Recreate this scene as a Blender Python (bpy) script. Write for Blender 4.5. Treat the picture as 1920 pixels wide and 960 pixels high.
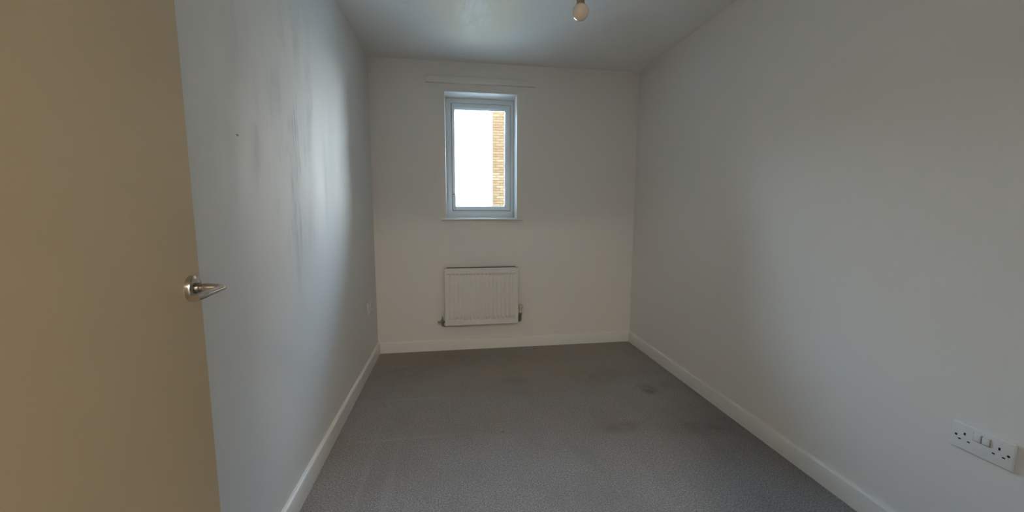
import bpy, bmesh, math, random
from mathutils import Vector, Matrix

random.seed(7)
S = bpy.context.scene
C = S.collection
for o in list(bpy.data.objects):
    bpy.data.objects.remove(o)

# ------------------------------------------------------------------ room sizes (metres)
D = 3.319            # window wall inner face (y)
XL, XR = -0.647, 1.611
H = 2.40
YF = -0.06           # door wall inner face
HX0, HX1, HZ0, HZ1 = -0.056, 0.538, 1.125, 2.165     # window opening
DX0, DX1 = -0.415, 0.545                              # door opening
DOOR_W = 0.926

# ------------------------------------------------------------------ camera
PITCH, YAW, ROLL, CAM_H, F_PX = 0.1148, 0.1493, 0.0022, 1.2014, 727.7
cam = bpy.data.cameras.new('camera'); cam_o = bpy.data.objects.new('camera', cam); C.objects.link(cam_o)
cam.sensor_width = 36.0; cam.lens = F_PX * 36.0 / 1920.0; cam.clip_start = 0.01; cam.clip_end = 200
fw = Vector((math.sin(YAW) * math.cos(PITCH), math.cos(YAW) * math.cos(PITCH), -math.sin(PITCH)))
rt0 = Vector((math.cos(YAW), -math.sin(YAW), 0)); up0 = rt0.cross(fw)
rt = rt0 * math.cos(ROLL) + up0 * math.sin(ROLL); up = up0 * math.cos(ROLL) - rt0 * math.sin(ROLL)
m = Matrix((rt, up, -fw)).transposed().to_4x4(); m.translation = (0, 0, CAM_H)
cam_o.matrix_world = m
S.camera = cam_o

# ------------------------------------------------------------------ sky, exposure
SKY = 44.0
HALL_POWER = 48.0
HALL_COL = (1.0, 0.86, 0.70)
w = bpy.data.worlds.new('overcast_sky'); S.world = w; w.use_nodes = True
bg = w.node_tree.nodes['Background']
# hazy sky: white towards the horizon, bluer overhead
wn = w.node_tree
geo = wn.nodes.new('ShaderNodeTexCoord'); sep = wn.nodes.new('ShaderNodeSeparateXYZ'); rmp = wn.nodes.new('ShaderNodeValToRGB')
wn.links.new(geo.outputs['Generated'], sep.inputs[0]); wn.links.new(sep.outputs['Z'], rmp.inputs[0]); wn.links.new(rmp.outputs[0], bg.inputs['Color'])
rmp.color_ramp.elements[0].position = 0.05; rmp.color_ramp.elements[0].color = (0.92, 0.95, 0.96, 1)
rmp.color_ramp.elements[1].position = 0.50; rmp.color_ramp.elements[1].color = (0.36, 0.65, 1.0, 1)
bg.inputs['Strength'].default_value = SKY
por = bpy.data.lights.new('window_portal', 'AREA'); por.shape = 'RECTANGLE'; por.size = HX1 - HX0 + .06; por.size_y = HZ1 - HZ0 + .06
por.cycles.is_portal = True
por_o = bpy.data.objects.new('window_portal', por); C.objects.link(por_o)
por_o.location = ((HX0 + HX1) / 2, D + 0.41, (HZ0 + HZ1) / 2)
por_o.rotation_euler = (math.radians(-90), 0, 0)
S.view_settings.view_transform = 'Standard'; S.view_settings.look = 'None'
S.view_settings.gamma = 1.0; S.view_settings.use_curve_mapping = False
S.view_settings.exposure = 0.0

# ------------------------------------------------------------------ material helpers
def mat(name, col, rough=0.5, metal=0.0, spec=0.5, bump=None, vary=None, coat=0.0):
    """bump = (scale, strength, distance); vary = (scale, amount)"""
    mt = bpy.data.materials.new(name); mt.use_nodes = True
    nt = mt.node_tree; b = nt.nodes['Principled BSDF']
    b.inputs['Base Color'].default_value = (*col, 1); b.inputs['Roughness'].default_value = rough
    b.inputs['Metallic'].default_value = metal; b.inputs['Specular IOR Level'].default_value = spec
    b.inputs['Coat Weight'].default_value = coat
    tc = nt.nodes.new('ShaderNodeTexCoord')
    if bump:
        n = nt.nodes.new('ShaderNodeTexNoise'); n.inputs['Scale'].default_value = bump[0]; n.inputs['Detail'].default_value = 4
        nt.links.new(tc.outputs['Object'], n.inputs['Vector'])
        bp = nt.nodes.new('ShaderNodeBump'); bp.inputs['Strength'].default_value = bump[1]; bp.inputs['Distance'].default_value = bump[2]
        nt.links.new(n.outputs['Fac'], bp.inputs['Height']); nt.links.new(bp.outputs['Normal'], b.inputs['Normal'])
    if vary:
        n = nt.nodes.new('ShaderNodeTexNoise'); n.inputs['Scale'].default_value = vary[0]; n.inputs['Detail'].default_value = 3
        nt.links.new(tc.outputs['Object'], n.inputs['Vector'])
        mx = nt.nodes.new('ShaderNodeMix'); mx.data_type = 'RGBA'
        lo = [c * (1 - vary[1]) for c in col]; hi = [min(1, c * (1 + vary[1])) for c in col]
        mx.inputs['A'].default_value = (*lo, 1); mx.inputs['B'].default_value = (*hi, 1)
        nt.links.new(n.outputs['Fac'], mx.inputs['Factor']); nt.links.new(mx.outputs['Result'], b.inputs['Base Color'])
    return mt

class NT:
    """short-hand for building node chains"""
    def __init__(s, mt):
        s.nt = mt.node_tree; s.b = s.nt.nodes['Principled BSDF']
        s.obj = s.nt.nodes.new('ShaderNodeTexCoord').outputs['Object']
    def link(s, a, b): s.nt.links.new(a, b)
    def math(s, op, a, b=None, clamp=False):
        n = s.nt.nodes.new('ShaderNodeMath'); n.operation = op; n.use_clamp = clamp
        for i, v in enumerate((a, b)):
            if v is None: continue
            if isinstance(v, (int, float)): n.inputs[i].default_value = v
            else: s.link(v, n.inputs[i])
        return n.outputs[0]
    def noise(s, scale, detail=3, vec=None, dist=0.0, rough=0.5):
        n = s.nt.nodes.new('ShaderNodeTexNoise'); n.inputs['Scale'].default_value = scale
        n.inputs['Detail'].default_value = detail; n.inputs['Distortion'].default_value = dist; n.inputs['Roughness'].default_value = rough
        s.link(vec or s.obj, n.inputs['Vector']); return n.outputs['Fac']
    def mapping(s, scale=(1, 1, 1), loc=(0, 0, 0), rot=(0, 0, 0)):
        n = s.nt.nodes.new('ShaderNodeMapping'); n.inputs['Scale'].default_value = scale
        n.inputs['Location'].default_value = loc; n.inputs['Rotation'].default_value = rot
        s.link(s.obj, n.inputs['Vector']); return n.outputs['Vector']
    def ramp(s, v, lo, hi, a=0.0, b=1.0):
        n = s.nt.nodes.new('ShaderNodeMapRange'); n.interpolation_type = 'SMOOTHSTEP'
        for k, x in zip(('From Min', 'From Max', 'To Min', 'To Max'), (lo, hi, a, b)): n.inputs[k].default_value = x
        s.link(v, n.inputs['Value']); return n.outputs['Result']
    def blob(s, centre, radii, soft=1.0):
        """1 inside an ellipsoid, fading out"""
        v = s.mapping(tuple(1 / r for r in radii), tuple(-c / r for c, r in zip(centre, radii)))
        n = s.nt.nodes.new('ShaderNodeVectorMath'); n.operation = 'LENGTH'; s.link(v, n.inputs[0])
        return s.ramp(n.outputs['Value'], 1 - 0.5 * soft, 1 + 0.5 * soft, 1, 0)
    def mix(s, fac, a, b):
        n = s.nt.nodes.new('ShaderNodeMix'); n.data_type = 'RGBA'
        if isinstance(fac, (int, float)): n.inputs['Factor'].default_value = fac
        else: s.link(fac, n.inputs['Factor'])
        for k, v in (('A', a), ('B', b)):
            if isinstance(v, tuple): n.inputs[k].default_value = (*v, 1)
            else: s.link(v, n.inputs[k])
        return n.outputs['Result']
    def bump(s, h, strength, dist):
        n = s.nt.nodes.new('ShaderNodeBump'); n.inputs['Strength'].default_value = strength; n.inputs['Distance'].default_value = dist
        s.link(h, n.inputs['Height']); s.link(n.outputs['Normal'], s.b.inputs['Normal'])

WALL = (0.82, 0.80, 0.765)
M = {}
M['wall'] = mat('wall_paint', WALL, 0.55, bump=(160, 0.12, 0.001))

# left wall: patchy roller streaks, scuffs
mt = mat('streaky_wall_paint', WALL, 0.5, spec=0.2); n = NT(mt)
st = n.noise(1.5, 4, n.mapping((1, 6, 0.9)), 0.5)
st2 = n.noise(2.2, 4, n.mapping((1, 3.2, 1.6), (0, 3.1, 1.7)), 0.4)
st3 = n.noise(1.6, 3, n.mapping((1, 26, 2.4), (0, 1.3, 4.2)), 0.3)
area = n.blob((XL, 1.72, 1.50), (1, 0.40, 0.55), 1.0)
core = n.blob((XL, 1.74, 1.42), (1, 0.20, 0.36), 1.0)
soft = n.math('MULTIPLY', n.math('MULTIPLY', n.ramp(st, 0.40, 0.72), n.ramp(st2, 0.34, 0.66)), area)
scuff = n.math('MULTIPLY', n.math('MULTIPLY', n.ramp(st3, 0.52, 0.66), n.ramp(st2, 0.42, 0.58)), core)
patch = n.math('MULTIPLY', n.ramp(n.noise(5, 3, n.mapping((1, 1.4, 0.5), (0, 7, 3)), 0.6), 0.55, 0.64), core)
dot = n.blob((XL, 1.327, 1.43), (1, 0.007, 0.003), 0.5)
c = n.mix(n.math('MULTIPLY', soft, 0.55, True), WALL, (0.46, 0.46, 0.445))
c = n.mix(n.math('MULTIPLY', scuff, 0.40, True), c, (0.44, 0.43, 0.42))
c = n.mix(n.math('MULTIPLY', patch, 0.30, True), c, (0.90, 0.90, 0.89))
c = n.mix(n.math('MULTIPLY', dot, 0.8), c, (0.18, 0.16, 0.13))
n.link(c, n.b.inputs['Base Color'])
n.link(n.ramp(st, 0.3, 0.7, 0.62, 0.78), n.b.inputs['Roughness'])
n.bump(n.math('ADD', n.math('MULTIPLY', n.noise(150, 3), 0.25), n.math('MULTIPLY', st, 0.9)), 0.16, 0.002)
M['wall_left'] = mt

# ceiling: a warm-tinted, smoother patch with brush marks
mt = mat('ceiling_paint', (0.90, 0.895, 0.87), 0.6, spec=0.22); n = NT(mt)
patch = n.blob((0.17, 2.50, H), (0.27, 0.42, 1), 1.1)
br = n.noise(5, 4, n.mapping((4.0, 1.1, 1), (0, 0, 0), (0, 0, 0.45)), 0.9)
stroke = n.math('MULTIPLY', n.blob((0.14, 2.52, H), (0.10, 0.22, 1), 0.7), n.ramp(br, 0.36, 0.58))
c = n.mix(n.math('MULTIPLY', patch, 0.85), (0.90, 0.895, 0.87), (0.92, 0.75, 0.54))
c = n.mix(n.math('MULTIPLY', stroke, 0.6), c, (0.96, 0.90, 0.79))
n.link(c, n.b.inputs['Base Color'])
n.link(n.math('SUBTRACT', 0.62, n.math('MULTIPLY', patch, n.ramp(br, 0.38, 0.62, 0.02, 0.16))), n.b.inputs['Roughness'])
n.bump(n.math('ADD', n.math('MULTIPLY', n.noise(140, 3), 0.3), n.math('MULTIPLY', n.math('MULTIPLY', br, patch), 1.0)), 0.14, 0.002)
M['ceiling'] = mt

# carpet
mt = mat('carpet', (0.2, 0.2, 0.2), 1.0, spec=0.1); n = NT(mt)
pile = n.noise(170, 4, rough=0.75); pile2 = n.noise(60, 3); big = n.noise(2.3, 4, dist=0.4)
tr = n.noise(3.0, 4, n.mapping((3.2, 0.9, 1), (0, 0, 0), (0, 0, 0.15)), 0.5)
c = n.mix(n.ramp(pile, 0.34, 0.66), (0.135, 0.128, 0.125), (0.53, 0.505, 0.495))
c = n.mix(n.ramp(pile2, 0.35, 0.65, 0, 0.35), c, (0.27, 0.252, 0.243))
c = n.mix(n.ramp(big, 0.45, 0.70, 0, 0.32), c, (0.23, 0.21, 0.195))
c = n.mix(n.ramp(tr, 0.5, 0.68, 0, 0.16), c, (0.21, 0.20, 0.195))
back_tone = n.math('MULTIPLY', n.blob((0.45, 3.15, 0), (1.25, 0.62, 1), 1.0), n.ramp(n.noise(4, 4, dist=0.5), 0.25, 0.7, 0.25, 0.75))  # brown cast of the light by the window wall, put into carpet colour
c = n.mix(back_tone, c, (0.335, 0.285, 0.215))
stains = [((1.30, 2.35, 0), (0.052, 0.070, 1), 0.62, 1.3), ((1.42, 2.40, 0), (0.10, 0.05, 1), 0.16, 1.2),
          ((0.92, 1.94, 0), (0.13, 0.045, 1), 0.35, 1.3), ((1.38, 1.88, 0), (0.20, 0.07, 1), 0.30, 1.5),
          ((0.42, 2.62, 0), (0.10, 0.05, 1), 0.25, 1.3), ((-0.35, 2.85, 0), (0.24, 0.12, 1), 0.26, 1.4),
          ((1.02, 2.62, 0), (0.26, 0.10, 1), 0.20, 1.5), ((0.15, 3.05, 0), (0.6, 0.14, 1), 0.20, 1.6),
          ((0.25, 1.99, 0), (0.010, 0.008, 1), 0.8, 0.6), ((0.79, 2.2, 0), (0.009, 0.007, 1), 0.7, 0.6)]
for ce, ra, am, so in stains:
    c = n.mix(n.math('MULTIPLY', n.blob(ce, ra, so), n.ramp(n.noise(11, 3, dist=0.6), 0.32, 0.62, am * 0.25, am)), c, (0.11, 0.098, 0.078))
# lighter brushed tracks running along the left wall and crosswise
for ce, ra in (((-0.30, 1.45, 0), (0.02, 0.5, 1)), ((-0.42, 1.5, 0), (0.012, 0.5, 1)), ((-0.34, 2.44, 0), (0.26, 0.014, 1)), ((-0.28, 2.0, 0), (0.28, 0.012, 1))):
    c = n.mix(n.math('MULTIPLY', n.blob(ce, ra, 1.6), 0.15), c, (0.52, 0.50, 0.49))
n.link(c, n.b.inputs['Base Color'])
n.b.inputs['Sheen Weight'].default_value = 0.15
n.bump(n.math('ADD', pile, n.math('MULTIPLY', pile2, 0.6)), 0.9, 0.006)
M['carpet'] = mt

M['skirting'] = mat('white_satin_trim', (0.82, 0.81, 0.77), 0.35, bump=(60, 0.05, 0.001))
M['door'] = mat('cream_door_paint', (0.62, 0.50, 0.325), 0.42, bump=(220, 0.10, 0.0006), vary=(3, 0.03))
M['chrome'] = mat('polished_chrome', (0.60, 0.555, 0.50), 0.20, 1.0)
M['steel'] = mat('dull_plated_metal', (0.36, 0.34, 0.32), 0.3, 1.0)
M['upvc'] = mat('white_upvc', (0.84, 0.90, 0.94), 0.25)
M['seal'] = mat('grey_rubber_seal', (0.20, 0.21, 0.22), 0.6)
M['rad'] = mat('white_radiator_enamel', (0.76, 0.74, 0.70), 0.32)
M['fins'] = mat('shaded_convector_steel', (0.10, 0.095, 0.09), 0.5, 0.3)  # shade inside the radiator put into the steel colour
M['plastic'] = mat('white_moulded_plastic', (0.80, 0.80, 0.78), 0.3)
M['dark'] = mat('dark_slot', (0.012, 0.012, 0.012), 0.6)
M['trv'] = mat('cream_valve_plastic', (0.72, 0.68, 0.55), 0.4)
M['bulb'] = mat('opal_bulb', (0.78, 0.66, 0.52), 0.12, coat=0.4)
M['holder'] = mat('aged_lampholder', (0.27, 0.21, 0.145), 0.4)
M['flex'] = mat('white_flex', (0.7, 0.68, 0.64), 0.5)
M['mortar'] = mat('pale_mortar', (0.095, 0.055, 0.026), 0.9)
M['bricks'] = [mat('buff_brick_%s' % k, c, 0.85, bump=(60, 0.4, 0.004), vary=(12, 0.15)) for k, c in
               (('sand', (0.165, 0.076, 0.025)), ('honey', (0.146, 0.062, 0.019)), ('pale', (0.182, 0.096, 0.041)))]
M['paving'] = mat('pale_paving', (0.62, 0.575, 0.50), 0.9, bump=(20, 0.4, 0.01), vary=(2, 0.15))
M['render'] = mat('outer_wall_render', (0.16, 0.13, 0.10), 0.9, bump=(50, 0.3, 0.004))

# window glass: thin pane, mostly clear with a Fresnel reflection
mt = bpy.data.materials.new('window_glass'); mt.use_nodes = True; nt = mt.node_tree
nt.nodes.remove(nt.nodes['Principled BSDF']); out = nt.nodes['Material Output']
tr_ = nt.nodes.new('ShaderNodeBsdfTransparent'); tr_.inputs[0].default_value = (0.94, 0.96, 0.955, 1)
gl = nt.nodes.new('ShaderNodeBsdfGlossy'); gl.inputs['Roughness'].default_value = 0.02
fr = nt.nodes.new('ShaderNodeFresnel'); fr.inputs['IOR'].default_value = 1.45
mx = nt.nodes.new('ShaderNodeMixShader')
nt.links.new(fr.outputs[0], mx.inputs[0]); nt.links.new(tr_.outputs[0], mx.inputs[1]); nt.links.new(gl.outputs[0], mx.inputs[2])
nt.links.new(mx.outputs[0], out.inputs[0]); M['glass'] = mt
# lit diffuser of the hallway lamp
mt = mat('lit_diffuser', (0.9, 0.85, 0.75), 0.5); b = mt.node_tree.nodes['Principled BSDF']
b.inputs['Emission Color'].default_value = (*HALL_COL, 1); b.inputs['Emission Strength'].default_value = 2.0; M['lit'] = mt

# ------------------------------------------------------------------ mesh helpers
def add_box(bm, x0, x1, y0, y1, z0, z1, bev=0.0, seg=2):
    r = bmesh.ops.create_cube(bm, size=1.0)
    for v in r['verts']:
        v.co = Vector((x0 + (v.co.x + .5) * (x1 - x0), y0 + (v.co.y + .5) * (y1 - y0), z0 + (v.co.z + .5) * (z1 - z0)))
    if bev:
        es = {e for v in r['verts'] for e in v.link_edges}
        bmesh.ops.bevel(bm, geom=list(es), offset=bev, segments=seg, affect='EDGES', profile=0.5)

def add_tube(bm, pts, rads, seg=16, cap=True, squash=None):
    """swept tube through points; rads may be numbers or (across, upright) pairs"""
    pts = [Vector(p) for p in pts]; rings = []
    for i, p in enumerate(pts):
        t = (pts[min(i + 1, len(pts) - 1)] - pts[max(i - 1, 0)]).normalized()
        ref = Vector((0, 0, 1)) if abs(t.z) < 0.9 else Vector((0, 1, 0))
        a = t.cross(ref).normalized(); u = a.cross(t).normalized()
        r = rads[i] if isinstance(rads, (list, tuple)) else rads
        ra, ru = r if isinstance(r, (list, tuple)) else (r, r)
        rings.append([bm.verts.new(p + a * math.cos(k * math.tau / seg) * ra + u * math.sin(k * math.tau / seg) * ru) for k in range(seg)])
    for r0, r1 in zip(rings, rings[1:]):
        for k in range(seg):
            bm.faces.new((r0[k], r0[(k + 1) % seg], r1[(k + 1) % seg], r1[k]))
    if cap:
        bm.faces.new(rings[0][::-1]); bm.faces.new(rings[-1])

def add_lathe(bm, prof, org=(0, 0, 0), axis='Z', seg=28):
    """prof = [(radius, height)...]"""
    rings = []
    for r, h in prof:
        ring = []
        for k in range(seg):
            c, s_ = math.cos(k * math.tau / seg) * r, math.sin(k * math.tau / seg) * r
            p = {'Z': (c, s_, h), 'X': (h, c, s_), 'Y': (s_, h, c)}[axis]
            ring.append(bm.verts.new(Vector(org) + Vector(p)))
        rings.append(ring)
    for r0, r1 in zip(rings, rings[1:]):
        for k in range(seg):
            bm.faces.new((r0[k], r0[(k + 1) % seg], r1[(k + 1) % seg], r1[k]))
    bm.faces.new(rings[0][::-1]); bm.faces.new(rings[-1])

def obj(name, bm, material, parent=None, smooth=False, loc=None):
    bmesh.ops.recalc_face_normals(bm, faces=bm.faces)
    me = bpy.data.meshes.new(name); bm.to_mesh(me); bm.free()
    if material: me.materials.append(material)
    if smooth:
        me.polygons.foreach_set('use_smooth', [True] * len(me.polygons)); me.set_sharp_from_angle(angle=math.radians(35))
    o = bpy.data.objects.new(name, me); C.objects.link(o)
    if parent: o.parent = parent
    if loc: o.location = loc
    return o

def box(name, x0, x1, y0, y1, z0, z1, material, parent=None, bev=0.0):
    bm = bmesh.new(); add_box(bm, x0, x1, y0, y1, z0, z1, bev); return obj(name, bm, material, parent, smooth=bev > 0)

def tag(o, label, cat=None, group=None, kind=None):
    o['label'] = label
    if cat: o['category'] = cat
    if group: o['group'] = group
    if kind: o['kind'] = kind
    return o

def thing(name, label, cat, loc=(0, 0, 0), rotz=0, group=None, kind=None):
    o = bpy.data.objects.new(name, None); C.objects.link(o); o.empty_display_size = 0.1
    o.location = loc; o.rotation_euler = (0, 0, rotz)
    return tag(o, label, cat, group, kind)

def struct(o, label, cat): return tag(o, label, cat, kind='structure')

def wall_with_hole(name, x0, x1, z0, z1, y0, y1, h, material, bev=0.004):
    """wall slab in the xz plane with a rectangular hole h=(x0,x1,z0,z1); the opening edge at y0 is softened"""
    bm = bmesh.new()
    def ring(y, r): return [bm.verts.new(p) for p in ((r[0], y, r[2]), (r[1], y, r[2]), (r[1], y, r[3]), (r[0], y, r[3]))]
    fo, fi, bo, bi = ring(y0, (x0, x1, z0, z1)), ring(y0, h), ring(y1, (x0, x1, z0, z1)), ring(y1, h)
    for k in range(4):
        j = (k + 1) % 4
        for q in ((fo[k], fo[j], fi[j], fi[k]), (bo[k], bi[k], bi[j], bo[j]), (fi[k], fi[j], bi[j], bi[k]), (fo[k], bo[k], bo[j], fo[j])):
            bm.faces.new(q)
    if bev:
        es = [bm.edges.get((fi[k], fi[(k + 1) % 4])) for k in range(4)]
        bmesh.ops.bevel(bm, geom=es, offset=bev, segments=2, affect='EDGES', profile=0.5)
    return obj(name, bm, material)

# ------------------------------------------------------------------ room shell
T = 0.12
struct(box('floor', XL - T, XR + T, -1.6, D + 0.30, -0.15, 0, M['carpet']), 'grey short-pile carpet with faint stains and brushed tracks', 'floor')
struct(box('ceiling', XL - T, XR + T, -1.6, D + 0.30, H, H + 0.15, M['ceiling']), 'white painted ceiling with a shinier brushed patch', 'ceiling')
struct(box('wall_left', XL - T, XL, YF - 0.11, D, 0, H, M['wall_left']), 'white wall with vertical grey streaks behind the open door', 'wall')
struct(box('wall_right', XR, XR + T, YF - 0.11, D, 0, H, M['wall']), 'plain white side wall with a double socket near the skirting', 'wall')
struct(wall_with_hole('wall_back', XL - T, XR + T, 0, H, D, D + 0.30, (HX0, HX1, HZ0, HZ1), M['wall']), 'white end wall with a deep window opening above the radiator', 'wall')
# door wall, with a doorway down to the floor
bm = bmesh.new()
add_box(bm, XL, DX0, YF - 0.11, YF, 0, H); add_box(bm, DX1, XR, YF - 0.11, YF, 0, H); add_box(bm, DX0, DX1, YF - 0.11, YF, 2.03, H)
struct(obj('wall_front', bm, M['wall']), 'white wall with the doorway, facing the window', 'wall')
# hallway beyond the doorway
hb = -1.6
struct(box('wall_hall_left', XL - T, XL, hb, YF - 0.11, 0, H, M['wall']), 'white hallway wall on the hinge side of the doorway', 'wall')
struct(box('wall_hall_right', XR, XR + T, hb, YF - 0.11, 0, H, M['wall']), 'white hallway wall on the latch side of the doorway', 'wall')
struct(box('wall_hall_back', XL - T, XR + T, hb - T, hb, 0, H, M['wall']), 'white hallway wall facing the doorway', 'wall')

# skirting boards: height 95, thickness 18, rounded top
def skirting(name, p0, p1, nrm, label):
    d = Vector((p1[0] - p0[0], p1[1] - p0[1], 0)); nv = Vector((*nrm, 0)); t, h = 0.018, 0.094
    prof = [(0, 0.0), (t, 0.0), (t, h - 0.010), (t - 0.0015, h - 0.005), (t - 0.005, h - 0.0015), (t - 0.010, h), (0, h)]
    bm = bmesh.new(); r0 = [bm.verts.new(Vector((*p0, 0)) + nv * a + Vector((0, 0, b))) for a, b in prof]
    r1 = [bm.verts.new(v.co + d) for v in r0]
    k = len(prof)
    for i in range(k): bm.faces.new((r0[i], r0[(i + 1) % k], r1[(i + 1) % k], r1[i]))
    bm.faces.new(r0[::-1]); bm.faces.new(r1)
    return struct(obj(name, bm, M['skirting'], smooth=True), label, 'skirting board')
skirting('baseboard_left', (XL, YF), (XL, D - 0.018), (1, 0), 'white skirting board along the streaky wall behind the open door')
skirting('baseboard_back', (XL, D), (XR, D), (0, -1), 'white skirting board below the radiator')
skirting('baseboard_right', (XR, YF), (XR, D - 0.018), (-1, 0), 'white skirting board along the plain wall with the large socket')
skirting('baseboard_front', (DX1 + 0.07, YF), (XR - 0.018, YF), (0, 1), 'white skirting board beside the doorway')

# batten over the window, painted with the wall
bm = bmesh.new(); add_box(bm, -0.204, 0.694, D - 0.026, D, 2.227, 2.276, 0.003)
struct(obj('trim_1', bm, M['wall'], smooth=True), 'long thin painted wooden batten fixed above the window', 'batten')
# door lining and architrave
bm = bmesh.new()
for x0, x1 in ((DX0, DX0 + 0.002), (DX1 - 0.025, DX1)): add_box(bm, x0, x1, YF - 0.115, YF, 0, 2.005)
add_box(bm, DX0, DX1, YF - 0.115, YF, 2.005, 2.03)
for y0, y1 in ((YF, YF + 0.016), (YF - 0.126, YF - 0.11)):
    add_box(bm, DX1 - 0.01, DX1 + 0.06, y0, y1, 0, 2.02, 0.003); add_box(bm, DX0 - 0.06, DX0 - 0.005, y0, y1, 0, 2.02, 0.003)
    add_box(bm, DX0 - 0.06, DX1 + 0.06, y0, y1, 2.02, 2.09, 0.003)
struct(obj('trim_2', bm, M['skirting']), 'white door lining and architrave around the doorway', 'door frame')

# ------------------------------------------------------------------ window
win = thing('window_1', 'white framed casement window with clear glass in a deep plaster opening', 'window', ((HX0 + HX1) / 2, D + 0.18, HZ0), kind='structure')
wo = Vector(win.location)
def wframe(bm, r_out, r_in, y0, y1, bev):
    """rectangular ring; r = (x0,x1,z0,z1) in room coordinates, mitre corners, softened edges"""
    a = [(r_out[0], r_out[2]), (r_out[1], r_out[2]), (r_out[1], r_out[3]), (r_out[0], r_out[3])]
    b = [(r_in[0], r_in[2]), (r_in[1], r_in[2]), (r_in[1], r_in[3]), (r_in[0], r_in[3])]
    V = lambda p, y: bm.verts.new(Vector((p[0], y, p[1])) - wo)
    fo, fi, bo, bi = [V(p, y0) for p in a], [V(p, y0) for p in b], [V(p, y1) for p in a], [V(p, y1) for p in b]
    for k in range(4):
        j = (k + 1) % 4
        for q in ((fo[k], fo[j], fi[j], fi[k]), (bo[k], bi[k], bi[j], bo[j]), (fi[k], fi[j], bi[j], bi[k]), (fo[k], bo[k], bo[j], fo[j])): bm.faces.new(q)
    if bev:
        es = [bm.edges.get((x[k], x[(k + 1) % 4])) for x in (fi, fo) for k in range(4)]
        bmesh.ops.bevel(bm, geom=es, offset=bev, segments=2, affect='EDGES', profile=0.5)
SZ = 1.143            # top of the window board
SASH = (-0.003, 0.508, 1.207, 2.122)
GLAS = (0.026, 0.458, 1.247, 2.074)
bm = bmesh.new(); wframe(bm, (HX0, HX1, SZ - 0.016, HZ1), (SASH[0] - .004, SASH[1] + .004, SASH[2] - .004, SASH[3] + .004), D + 0.180, D + 0.250, 0.003)
obj('frame', bm, M['upvc'], win, smooth=True)
bm = bmesh.new(); wframe(bm, (SASH[0] - .006, SASH[1] + .006, SASH[2] - .006, SASH[3] + .006), (SASH[0] + .012, SASH[1] - .012, SASH[2] + .012, SASH[3] - .012), D + 0.190, D + 0.245, 0)
obj('gasket', bm, M['seal'], win)
bm = bmesh.new(); wframe(bm, SASH, (GLAS[0] - .006, GLAS[1] + .008, GLAS[2] - .006, GLAS[3] + .010), D + 0.172, D + 0.242, 0.004)
sash = obj('sash', bm, M['upvc'], win, smooth=True)
bm = bmesh.new(); wframe(bm, (GLAS[0] - .012, GLAS[1] + .014, GLAS[2] - .012, GLAS[3] + .016), (GLAS[0], GLAS[1], GLAS[2], GLAS[3]), D + 0.186, D + 0.206, 0.005)
obj('glazing_bead', bm, M['upvc'], sash, smooth=True)
bm = bmesh.new(); add_box(bm, GLAS[0] - .008 - wo.x, GLAS[1] + .01 - wo.x, .208 - .18, .212 - .18, GLAS[2] - .008 - wo.z, GLAS[3] + .01 - wo.z)
obj('pane', bm, M['glass'], sash)
# lever handle low on the left stile, with its lock button
hx, hz = 0.0085 - wo.x, 1.345 - wo.z; hy = 0.172 - .18
bm = bmesh.new(); add_box(bm, hx - .0105, hx + .0105, hy - .012, hy, hz - .028, hz + .062, .004, 3)
wh = obj('handle', bm, M['upvc'], win, smooth=True)
bm = bmesh.new(); add_tube(bm, [(hx, hy - .012, hz + .01), (hx + .001, hy - .034, hz), (hx + .003, hy - .040, hz - .018), (hx + .008, hy - .040, hz - .13)], [(.008, .007), (.009, .008), (.009, .007), (.007, .005)], 12)
obj('lever', bm, M['upvc'], wh, smooth=True)
bm = bmesh.new(); add_lathe(bm, [(.0055, 0), (.0055, .006), (.004, .008)], (hx, hy - .048, hz + .002), 'Y', 14)
obj('lock_button', bm, M['dark'], wh, smooth=True)
# window board with ears and a rounded nose
bm = bmesh.new()
add_box(bm, -0.103 - wo.x, 0.587 - wo.x, -.18 - .034, -.18 + .0, SZ - .019 - wo.z, SZ - wo.z, .006, 3)
add_box(bm, HX0 - wo.x, HX1 - wo.x, -.18 - .012, 0.002, SZ - .018 - wo.z, SZ - .0003 - wo.z)
obj('sill', bm, M['skirting'], win, smooth=True)
# outside cill
bm = bmesh.new(); add_box(bm, HX0 - wo.x, HX1 - wo.x, .07, .16, HZ0 - wo.z, HZ0 + .012 - wo.z); obj('outer_sill', bm, M['upvc'], win)

# ------------------------------------------------------------------ door (stands open past 90 degrees)
A = math.radians(-8.4)
dr = Vector((math.sin(A), math.cos(A), 0)); nr = Vector((math.cos(A), -math.sin(A), 0))
ROS = Vector((-0.519, 0.846, 1.047)); BACKSET = 0.0415
hinge = ROS + dr * (BACKSET - DOOR_W); hinge.z = 0
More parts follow.
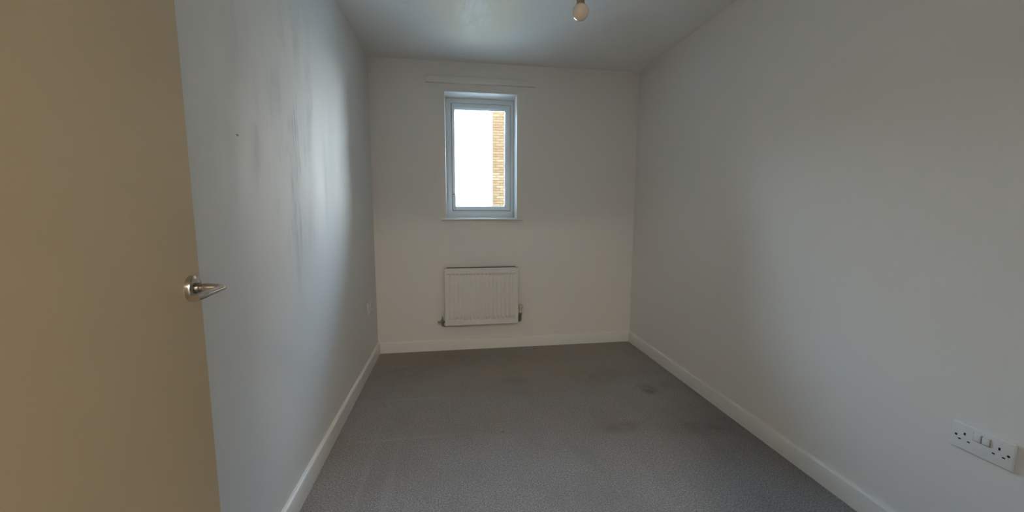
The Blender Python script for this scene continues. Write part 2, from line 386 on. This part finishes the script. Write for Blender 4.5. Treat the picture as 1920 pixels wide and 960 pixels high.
# local frame: +Y along the leaf from hinge to free edge, +X out of the face seen
door = thing('door_1', 'cream flush door standing open, with a chrome lever handle', 'door', hinge, -A, kind='structure')
bm = bmesh.new(); add_box(bm, -0.040, 0, 0, DOOR_W, 0.008, 1.985, .0015, 1)
leaf = obj('leaf', bm, M['door'], door, smooth=True)
HY, HZ = DOOR_W - BACKSET, ROS.z
def lever_set(sx, z):
    f = 0.0 if sx > 0 else -0.040
    bm = bmesh.new(); add_lathe(bm, [(0, f), (.0262, f), (.0262, f + sx * .006), (.0255, f + sx * .0085), (.0235, f + sx * .0098), (.0105, f + sx * .0102), (0, f + sx * .0102)], (0, HY, z), 'X', 40)
    hs = obj('handle', bm, M['chrome'], door, smooth=True)
    bm = bmesh.new(); add_lathe(bm, [(.0085, f + sx * .0100), (.0085, f + sx * .0125), (.0115, f + sx * .013), (.0115, f + sx * .0165), (.008, f + sx * .017), (.008, f + sx * .024)], (0, HY, z), 'X', 28)
    obj('collar', bm, M['steel'], hs, smooth=True)
    bm = bmesh.new(); y = HY; L = 0.0515
    # neck tapers outward, then the mitred grip returns towards the hinges
    add_tube(bm, [(f + sx * .0225, y, z), (f + sx * .026, y, z), (f + sx * .042, y, z), (f + sx * L, y - .0015, z), (f + sx * (L + .0035), y - .009, z), (f + sx * (L + .0035), y - .016, z),
                  (f + sx * L, y - .060, z), (f + sx * (L - .002), y - .103, z), (f + sx * (L - .0022), y - .1065, z)],
             [(.0098, .0098), (.0103, .0103), (.0098, .0080), (.0095, .0062), (.0090, .0058), (.0088, .0058), (.0098, .0062), (.0106, .0066), (.0092, .0052)], 24)
    obj('lever', bm, M['chrome'], hs, smooth=True)
lever_set(1, HZ); lever_set(-1, HZ)
bm = bmesh.new(); add_box(bm, -.032, -.008, DOOR_W - .0005, DOOR_W + .0012, HZ - .11, HZ + .06); obj('latch_plate', bm, M['steel'], door)
for z in (0.22, 1.0, 1.76):
    bm = bmesh.new(); add_lathe(bm, [(.006, z), (.006, z + .10)], (-.004, -.006, 0), 'Z', 14); add_box(bm, -.034, -.004, -.0015, .0005, z, z + .10)
    obj('hinge', bm, M['steel'], door, smooth=True)

# ------------------------------------------------------------------ radiator
RX0, RX1, RZ0, RZ1 = -0.083, 0.541, 0.243, 0.725; RY = D - 0.099
rad = thing('radiator', 'white ribbed panel radiator on the wall below the window', 'radiator', ((RX0 + RX1) / 2, RY, RZ0))
ro = Vector(rad.location); W2 = (RX1 - RX0) / 2; RH = RZ1 - RZ0
NF = 17; PIT = 0.0345
def rad_depth(x, z):
    """pressed vertical flutes between a flat top and bottom band; negative = proud"""
    u = x / PIT + NF / 2
    if not 0 < u < NF: return 0.0
    fr_ = abs((u % 1) - 0.5) * 2                       # 0 at the channel centre
    zt, zb = RH - 0.042, 0.042
    sm = lambda q: (lambda w_: w_ * w_ * (3 - 2 * w_))(min(1.0, max(0.0, q)))
    g = sm((0.70 - fr_) / 0.30)
    k = sm((zt - z) / 0.007) * sm((z - zb) / 0.007)
    shallow = sm((zt - 0.008 - z) / 0.012) * sm((z - zb - 0.008) / 0.012)
    return g * k * (0.0125 - 0.0100 * shallow)
bm = bmesh.new()
xs = sorted(set([-W2 + .004, W2 - .004] + [(-NF / 2 + i / 8) * PIT for i in range(NF * 8 + 1)]))
zs = [0.004, 0.020, 0.038, 0.042, 0.0445, 0.047, 0.0495, 0.054, 0.058, 0.062, 0.083] + [0.09 + i * (RH - .18) / 6 for i in range(1, 6)] + [RH - q for q in (0.083, 0.062, 0.058, 0.054, 0.0495, 0.047, 0.0445, 0.042, 0.038, 0.020, 0.004)]
g = [[bm.verts.new((x, rad_depth(x, z), z)) for x in xs] for z in zs]
for r0, r1 in zip(g, g[1:]):
    for i in range(len(xs) - 1): bm.faces.new((r0[i], r0[i + 1], r1[i + 1], r1[i]))
# returns round the rim
rim = [e for e in bm.edges if e.is_boundary]
ex = bmesh.ops.extrude_edge_only(bm, edges=rim)
for v in ex['geom']:
    if isinstance(v, bmesh.types.BMVert):
        v.co.y += .004
        v.co.x += .003 if v.co.x > W2 - .005 else (-.003 if v.co.x < -W2 + .005 else 0)
rim = [e for e in bm.edges if e.is_boundary]
ex = bmesh.ops.extrude_edge_only(bm, edges=rim)
for v in ex['geom']:
    if isinstance(v, bmesh.types.BMVert): v.co.y = .014
obj('front_panel', bm, M['rad'], rad, smooth=True)
for sx in (-1, 1):
    bm = bmesh.new(); x = sx * (W2 - .0035)
    add_box(bm, x - .004, x + .004, .005, .066, .004, RH + .003, .0025); obj('side_panel', bm, M['rad'], rad, smooth=True)
bm = bmesh.new(); add_box(bm, -W2 + .02, W2 - .02, -.001, .009, RH - .006, RH + .004, .003, 3)
obj('top_rail', bm, M['rad'], rad, smooth=True)
bm = bmesh.new(); add_box(bm, -W2 + .004, W2 - .004, -.002, .012, -.001, .007, .003, 3); obj('bottom_rail', bm, M['rad'], rad, smooth=True)
# convector fins behind the panel
bm = bmesh.new(); pts = []
nf = 60
for i in range(nf + 1):
    x = -W2 + .03 + i * (2 * W2 - .06) / nf; pts += [(x, .012 if i % 2 else .050)]
va = [(bm.verts.new((x, y, .05)), bm.verts.new((x, y, RH - .008))) for x, y in pts]
for a, b in zip(va, va[1:]): bm.faces.new((a[0], b[0], b[1], a[1]))
obj('convector_fins', bm, M['fins'], rad)
for sx in (-1, 1):
    bm = bmesh.new(); x = sx * (W2 - .12); add_box(bm, x - .015, x + .015, .046, .099, .06, RH - .08); obj('bracket', bm, M['rad'], rad)
bm = bmesh.new(); add_box(bm, -W2 + .022, W2 - .022, .010, .052, RH - .004, RH + .006); obj('top_slot_shade', bm, M['fins'], rad)  # dark strip standing in for the shadow gap behind the top rail
# lockshield valve with a wing-shaped drain key, left
vz = 0.030
bm = bmesh.new()
add_tube(bm, [(-W2 + .01, .030, vz), (-W2 - .012, .030, vz)], .009, 14)
add_lathe(bm, [(.0135, 0), (.0135, .012)], (-W2 - .014, .030, vz), 'X', 6)
add_tube(bm, [(-W2 - .022, .030, vz - .030), (-W2 - .022, .030, vz + .018)], .0105, 14)
vl = obj('lockshield_valve', bm, M['steel'], rad, smooth=True)
bm = bmesh.new(); add_tube(bm, [(-W2 - .022, .030, vz + .018), (-W2 - .022, .030, vz + .030), (-W2 - .022, .030, vz + .047)], [.0085, .0065, .002], 12); obj('cap', bm, M['steel'], vl, smooth=True)
bm = bmesh.new()
add_tube(bm, [(-W2 - .022, .030, vz), (-W2 - .044, .028, vz + .002)], .007, 12)
add_box(bm, -W2 - .062, -W2 - .042, .024, .034, vz - .003, vz + .006, .002); add_box(bm, -W2 - .055, -W2 - .048, .025, .033, vz - .026, vz + .003, .002)
obj('drain_tap', bm, M['steel'], vl, smooth=True)
bm = bmesh.new(); add_tube(bm, [(-W2 - .022, .030, vz - .022), (-W2 - .021, .032, vz - .034), (-W2 - .020, .045, vz - .040), (-W2 - .018, .099, vz - .040)], .0075, 12)
add_lathe(bm, [(.012, 0), (.012, .010)], (-W2 - .010, .030, vz - .034), 'X', 6)
obj('pipe', bm, M['steel'], vl, smooth=True)
# thermostatic valve, right
vz = 0.050
bm = bmesh.new()
add_tube(bm, [(W2 - .01, .030, vz), (W2 + .012, .030, vz)], .009, 14)
add_lathe(bm, [(.0135, 0), (.0135, .012)], (W2 + .002, .030, vz), 'X', 6)
add_tube(bm, [(W2 + .024, .030, vz - .032), (W2 + .024, .030, vz + .020)], .0095, 14)
add_lathe(bm, [(.013, vz + .018), (.0155, vz + .022), (.0155, vz + .032), (.012, vz + .034)], (W2 + .024, .030, 0), 'Z', 20)
vr = obj('thermostatic_valve', bm, M['steel'], rad, smooth=True)
bm = bmesh.new(); add_lathe(bm, [(.013, vz + .033), (.0145, vz + .037), (.0135, vz + .060), (.0165, vz + .066), (.017, vz + .094), (.0155, vz + .100), (.004, vz + .103)], (W2 + .024, .030, 0), 'Z', 24)
tv = obj('thermostat_head', bm, M['trv'], vr, smooth=True)
bm = bmesh.new()
for k in range(8):
    a = k * math.tau / 8; add_box(bm, W2 + .024 + math.cos(a) * .0168 - .0012, W2 + .024 + math.cos(a) * .0168 + .0012, .030 + math.sin(a) * .0168 - .0012, .030 + math.sin(a) * .0168 + .0012, vz + .068, vz + .088)
obj('grip_grooves', bm, M['holder'], tv)
bm = bmesh.new(); add_tube(bm, [(W2 + .024, .030, vz - .026), (W2 + .023, .032, vz - .036), (W2 + .022, .045, vz - .042), (W2 + .020, .099, vz - .042)], .0075, 12)
add_lathe(bm, [(.011, 0), (.011, .012)], (W2 + .004, .030, vz - .036), 'X', 6)
obj('pipe', bm, M['steel'], vr, smooth=True)

# ------------------------------------------------------------------ sockets (British double, switched)
def socket(name, label, loc, rotz):
    """local: plate in the YZ plane, +X out of the wall"""
    t = thing(name, label, 'wall socket', loc, rotz, 'double wall sockets')
    bm = bmesh.new(); add_box(bm, 0, .0085, -.073, .073, -.043, .043, .0035, 3); obj('plate', bm, M['plastic'], t, smooth=True)
    for s_ in (-1, 1):
        bm = bmesh.new(); yc = s_ * .0105
        add_box(bm, .0065, .0125, yc - .0085, yc + .0085, .004, .027, .002, 2); r = obj('switch', bm, M['plastic'], t, smooth=True)
        bm = bmesh.new()
        for q in (-.0095, .0095): add_box(bm, .0079, .0087, yc + q - .0006, yc + q + .0006, .003, .028)
        add_box(bm, .0079, .0087, yc - .01, yc + .01, .0022, .0034); obj('switch_gap', bm, M['holder'], r)
        yo = s_ * .040
        bm = bmesh.new(); add_box(bm, .0078, .0088, yo - .0024, yo + .0024, .0065, .0150); obj('earth_slot', bm, M['dark'], t)
        for q in (-.0111, .0111):
            bm = bmesh.new(); add_box(bm, .0078, .0088, yo + q - .0034, yo + q + .0034, -.0125, -.0085); obj('pin_slot', bm, M['dark'], t)
        bm = bmesh.new(); add_lathe(bm, [(.0036, .0078), (.0036, .0089), (.003, .0091)], (0, s_ * .0605, 0), 'X', 14); obj('screw', bm, M['dark'], t)
    return t
socket('wall_socket', 'white double socket with two switches on the plain wall above the long skirting', (XR, 0.897, 0.488), math.pi)
socket('wall_socket', 'white socket on the streaky wall, close to the room corner', (XL, 3.035, 0.470), 0)

# ------------------------------------------------------------------ pendant bulb
PX, PY, PZ = 0.4815, 1.492, 1.912          # lowest point of the bulb
pen = thing('pendant_lamp', 'bare unlit opal bulb hanging on a flex from the ceiling', 'ceiling lamp', (PX, PY, H))
dz = PZ - H
bm = bmesh.new()
prof = [(.0005, 0)] + [(.0300 * math.sin(a), .0300 * (1 - math.cos(a))) for a in [math.radians(8 * k) for k in range(1, 19)]] + [(.0160, .0560)]
add_lathe(bm, [(r, h + dz) for r, h in prof], (0, 0, 0), 'Z', 40); obj('bulb', bm, M['bulb'], pen, smooth=True)
bm = bmesh.new(); add_lathe(bm, [(.0175, .0500 + dz), (.0192, .0510 + dz), (.0165, .057 + dz), (.0150, .064 + dz), (.0150, .104 + dz), (.0175, .106 + dz), (.0175, .116 + dz), (.010, .130 + dz), (.006, .145 + dz)], (0, 0, 0), 'Z', 28)
obj('lampholder', bm, M['holder'], pen, smooth=True)
bm = bmesh.new(); add_tube(bm, [(0, 0, .14 + dz), (0, 0, -.02)], .0035, 10); obj('flex', bm, M['flex'], pen, smooth=True)
bm = bmesh.new(); add_lathe(bm, [(.006, -.042), (.012, -.036), (.036, -.022), (.038, -.003), (.038, 0)], (0, 0, 0), 'Z', 32); obj('ceiling_rose', bm, M['plastic'], pen, smooth=True)

# ------------------------------------------------------------------ lit lamp in the hallway
hl = thing('hall_ceiling_lamp', 'round flush lamp, lit warm, on the hallway ceiling', 'ceiling lamp', (0.02, -1.36, H))
bm = bmesh.new(); add_lathe(bm, [(.17, 0), (.17, -.025), (.15, -.03)], (0, 0, 0), 'Z', 36); obj('base', bm, M['plastic'], hl, smooth=True)
bm = bmesh.new(); add_lathe(bm, [(.155, -.028), (.15, -.055), (.11, -.08), (.04, -.09), (.001, -.091)], (0, 0, 0), 'Z', 36); obj('diffuser', bm, M['lit'], hl, smooth=True)
la = bpy.data.lights.new('hall_lamp_light', 'AREA'); la.shape = 'DISK'; la.size = 0.32; la.energy = HALL_POWER; la.color = HALL_COL
lo = bpy.data.objects.new('hall_lamp_light', la); C.objects.link(lo); lo.parent = hl; lo.location = (0, 0, -.10)

# ------------------------------------------------------------------ outside: own facade, paving
fa = wall_with_hole('wall_outer', -14, 14, -0.30, 11, D + 0.30, D + 0.40, (HX0, HX1, HZ0 - 0.0, HZ1), M['render'], 0)  # unseen facade, made tall and wide to keep skylight off the bricks
struct(fa, 'unseen outer face around the window, made large to shade the brick building', 'wall')
struct(box('wall_shade_block', -9.0, -4.2, D + 0.40, 16, -0.30, 3.6, M['render']), 'unseen low block added outside the window to shade the right wall', 'wall')  # added out of view to hold skylight back from the right wall
# paving and the neighbouring brick building
struct(box('ground', -30, 40, D + 0.40, 60, -0.40, -0.30, M['paving']), 'pale paving outside the window', 'paving')
BA = math.radians(-5.3)
bld = thing('brick_building', 'buff brick building corner seen through the window', 'building', (1.148, 11.5, -0.30), BA)
BW, BH, BD = 2.47, 6.3, 3.5
bm = bmesh.new(); add_box(bm, .006, BW, .006, BD, 0, BH); obj('wall_core', bm, M['mortar'], bld)
bm = bmesh.new(); add_tube(bm, [(-.006, .004, 0), (-.006, .004, BH)], .016, 10); obj('corner_strip', bm, M['render'], bld, smooth=True)  # thin dark strip added along the building's left corner
bl, bh, bdp, jt = .215, .065, .1025, .010
# shared brick meshes (three colours, stretcher), front face proud of the mortar
protos = []
for k, mm in enumerate(M['bricks']):
    for ln in (bl, bdp):
        bm = bmesh.new(); add_box(bm, 0, ln, 0, .05, 0, bh); me = bpy.data.meshes.new('brick'); bm.to_mesh(me); bm.free(); me.materials.append(mm); protos.append(me)
rest = bmesh.new(); nb = 0
for r in range(int(BH / (bh + jt))):
    z = r * (bh + jt) + .005; x = 0.0; i = 0
    while x < BW - .05:
        ln = bdp if (i == 0 and r % 2) else bl
        if x + ln > BW: ln = BW - x
        jy = random.uniform(-.002, .002)
        if 20 <= r < 62 and i < 7 and nb < 298:
            me = protos[random.choice((0, 0, 1, 1, 2)) * 2 + (1 if ln == bdp else 0)]
            o = bpy.data.objects.new('brick', me); C.objects.link(o); o.parent = bld; o.location = (x, jy, z); nb += 1
        else:
            add_box(rest, x, x + ln, jy, .05, z, z + bh)
        x += ln + jt; i += 1
    y = .06 if r % 2 == 0 else .165
    while y < BD - .25:
        add_box(rest, 0, .03, y, y + bl, z, z + bh); y += bl + jt
fo = obj('brick_field', rest, M['bricks'][0], bld); fo['kind'] = 'stuff'
bm = bmesh.new(); add_box(bm, -.08, BW + .08, -.08, BD + .08, BH, BH + .12); obj('roof_coping', bm, M['render'], bld)
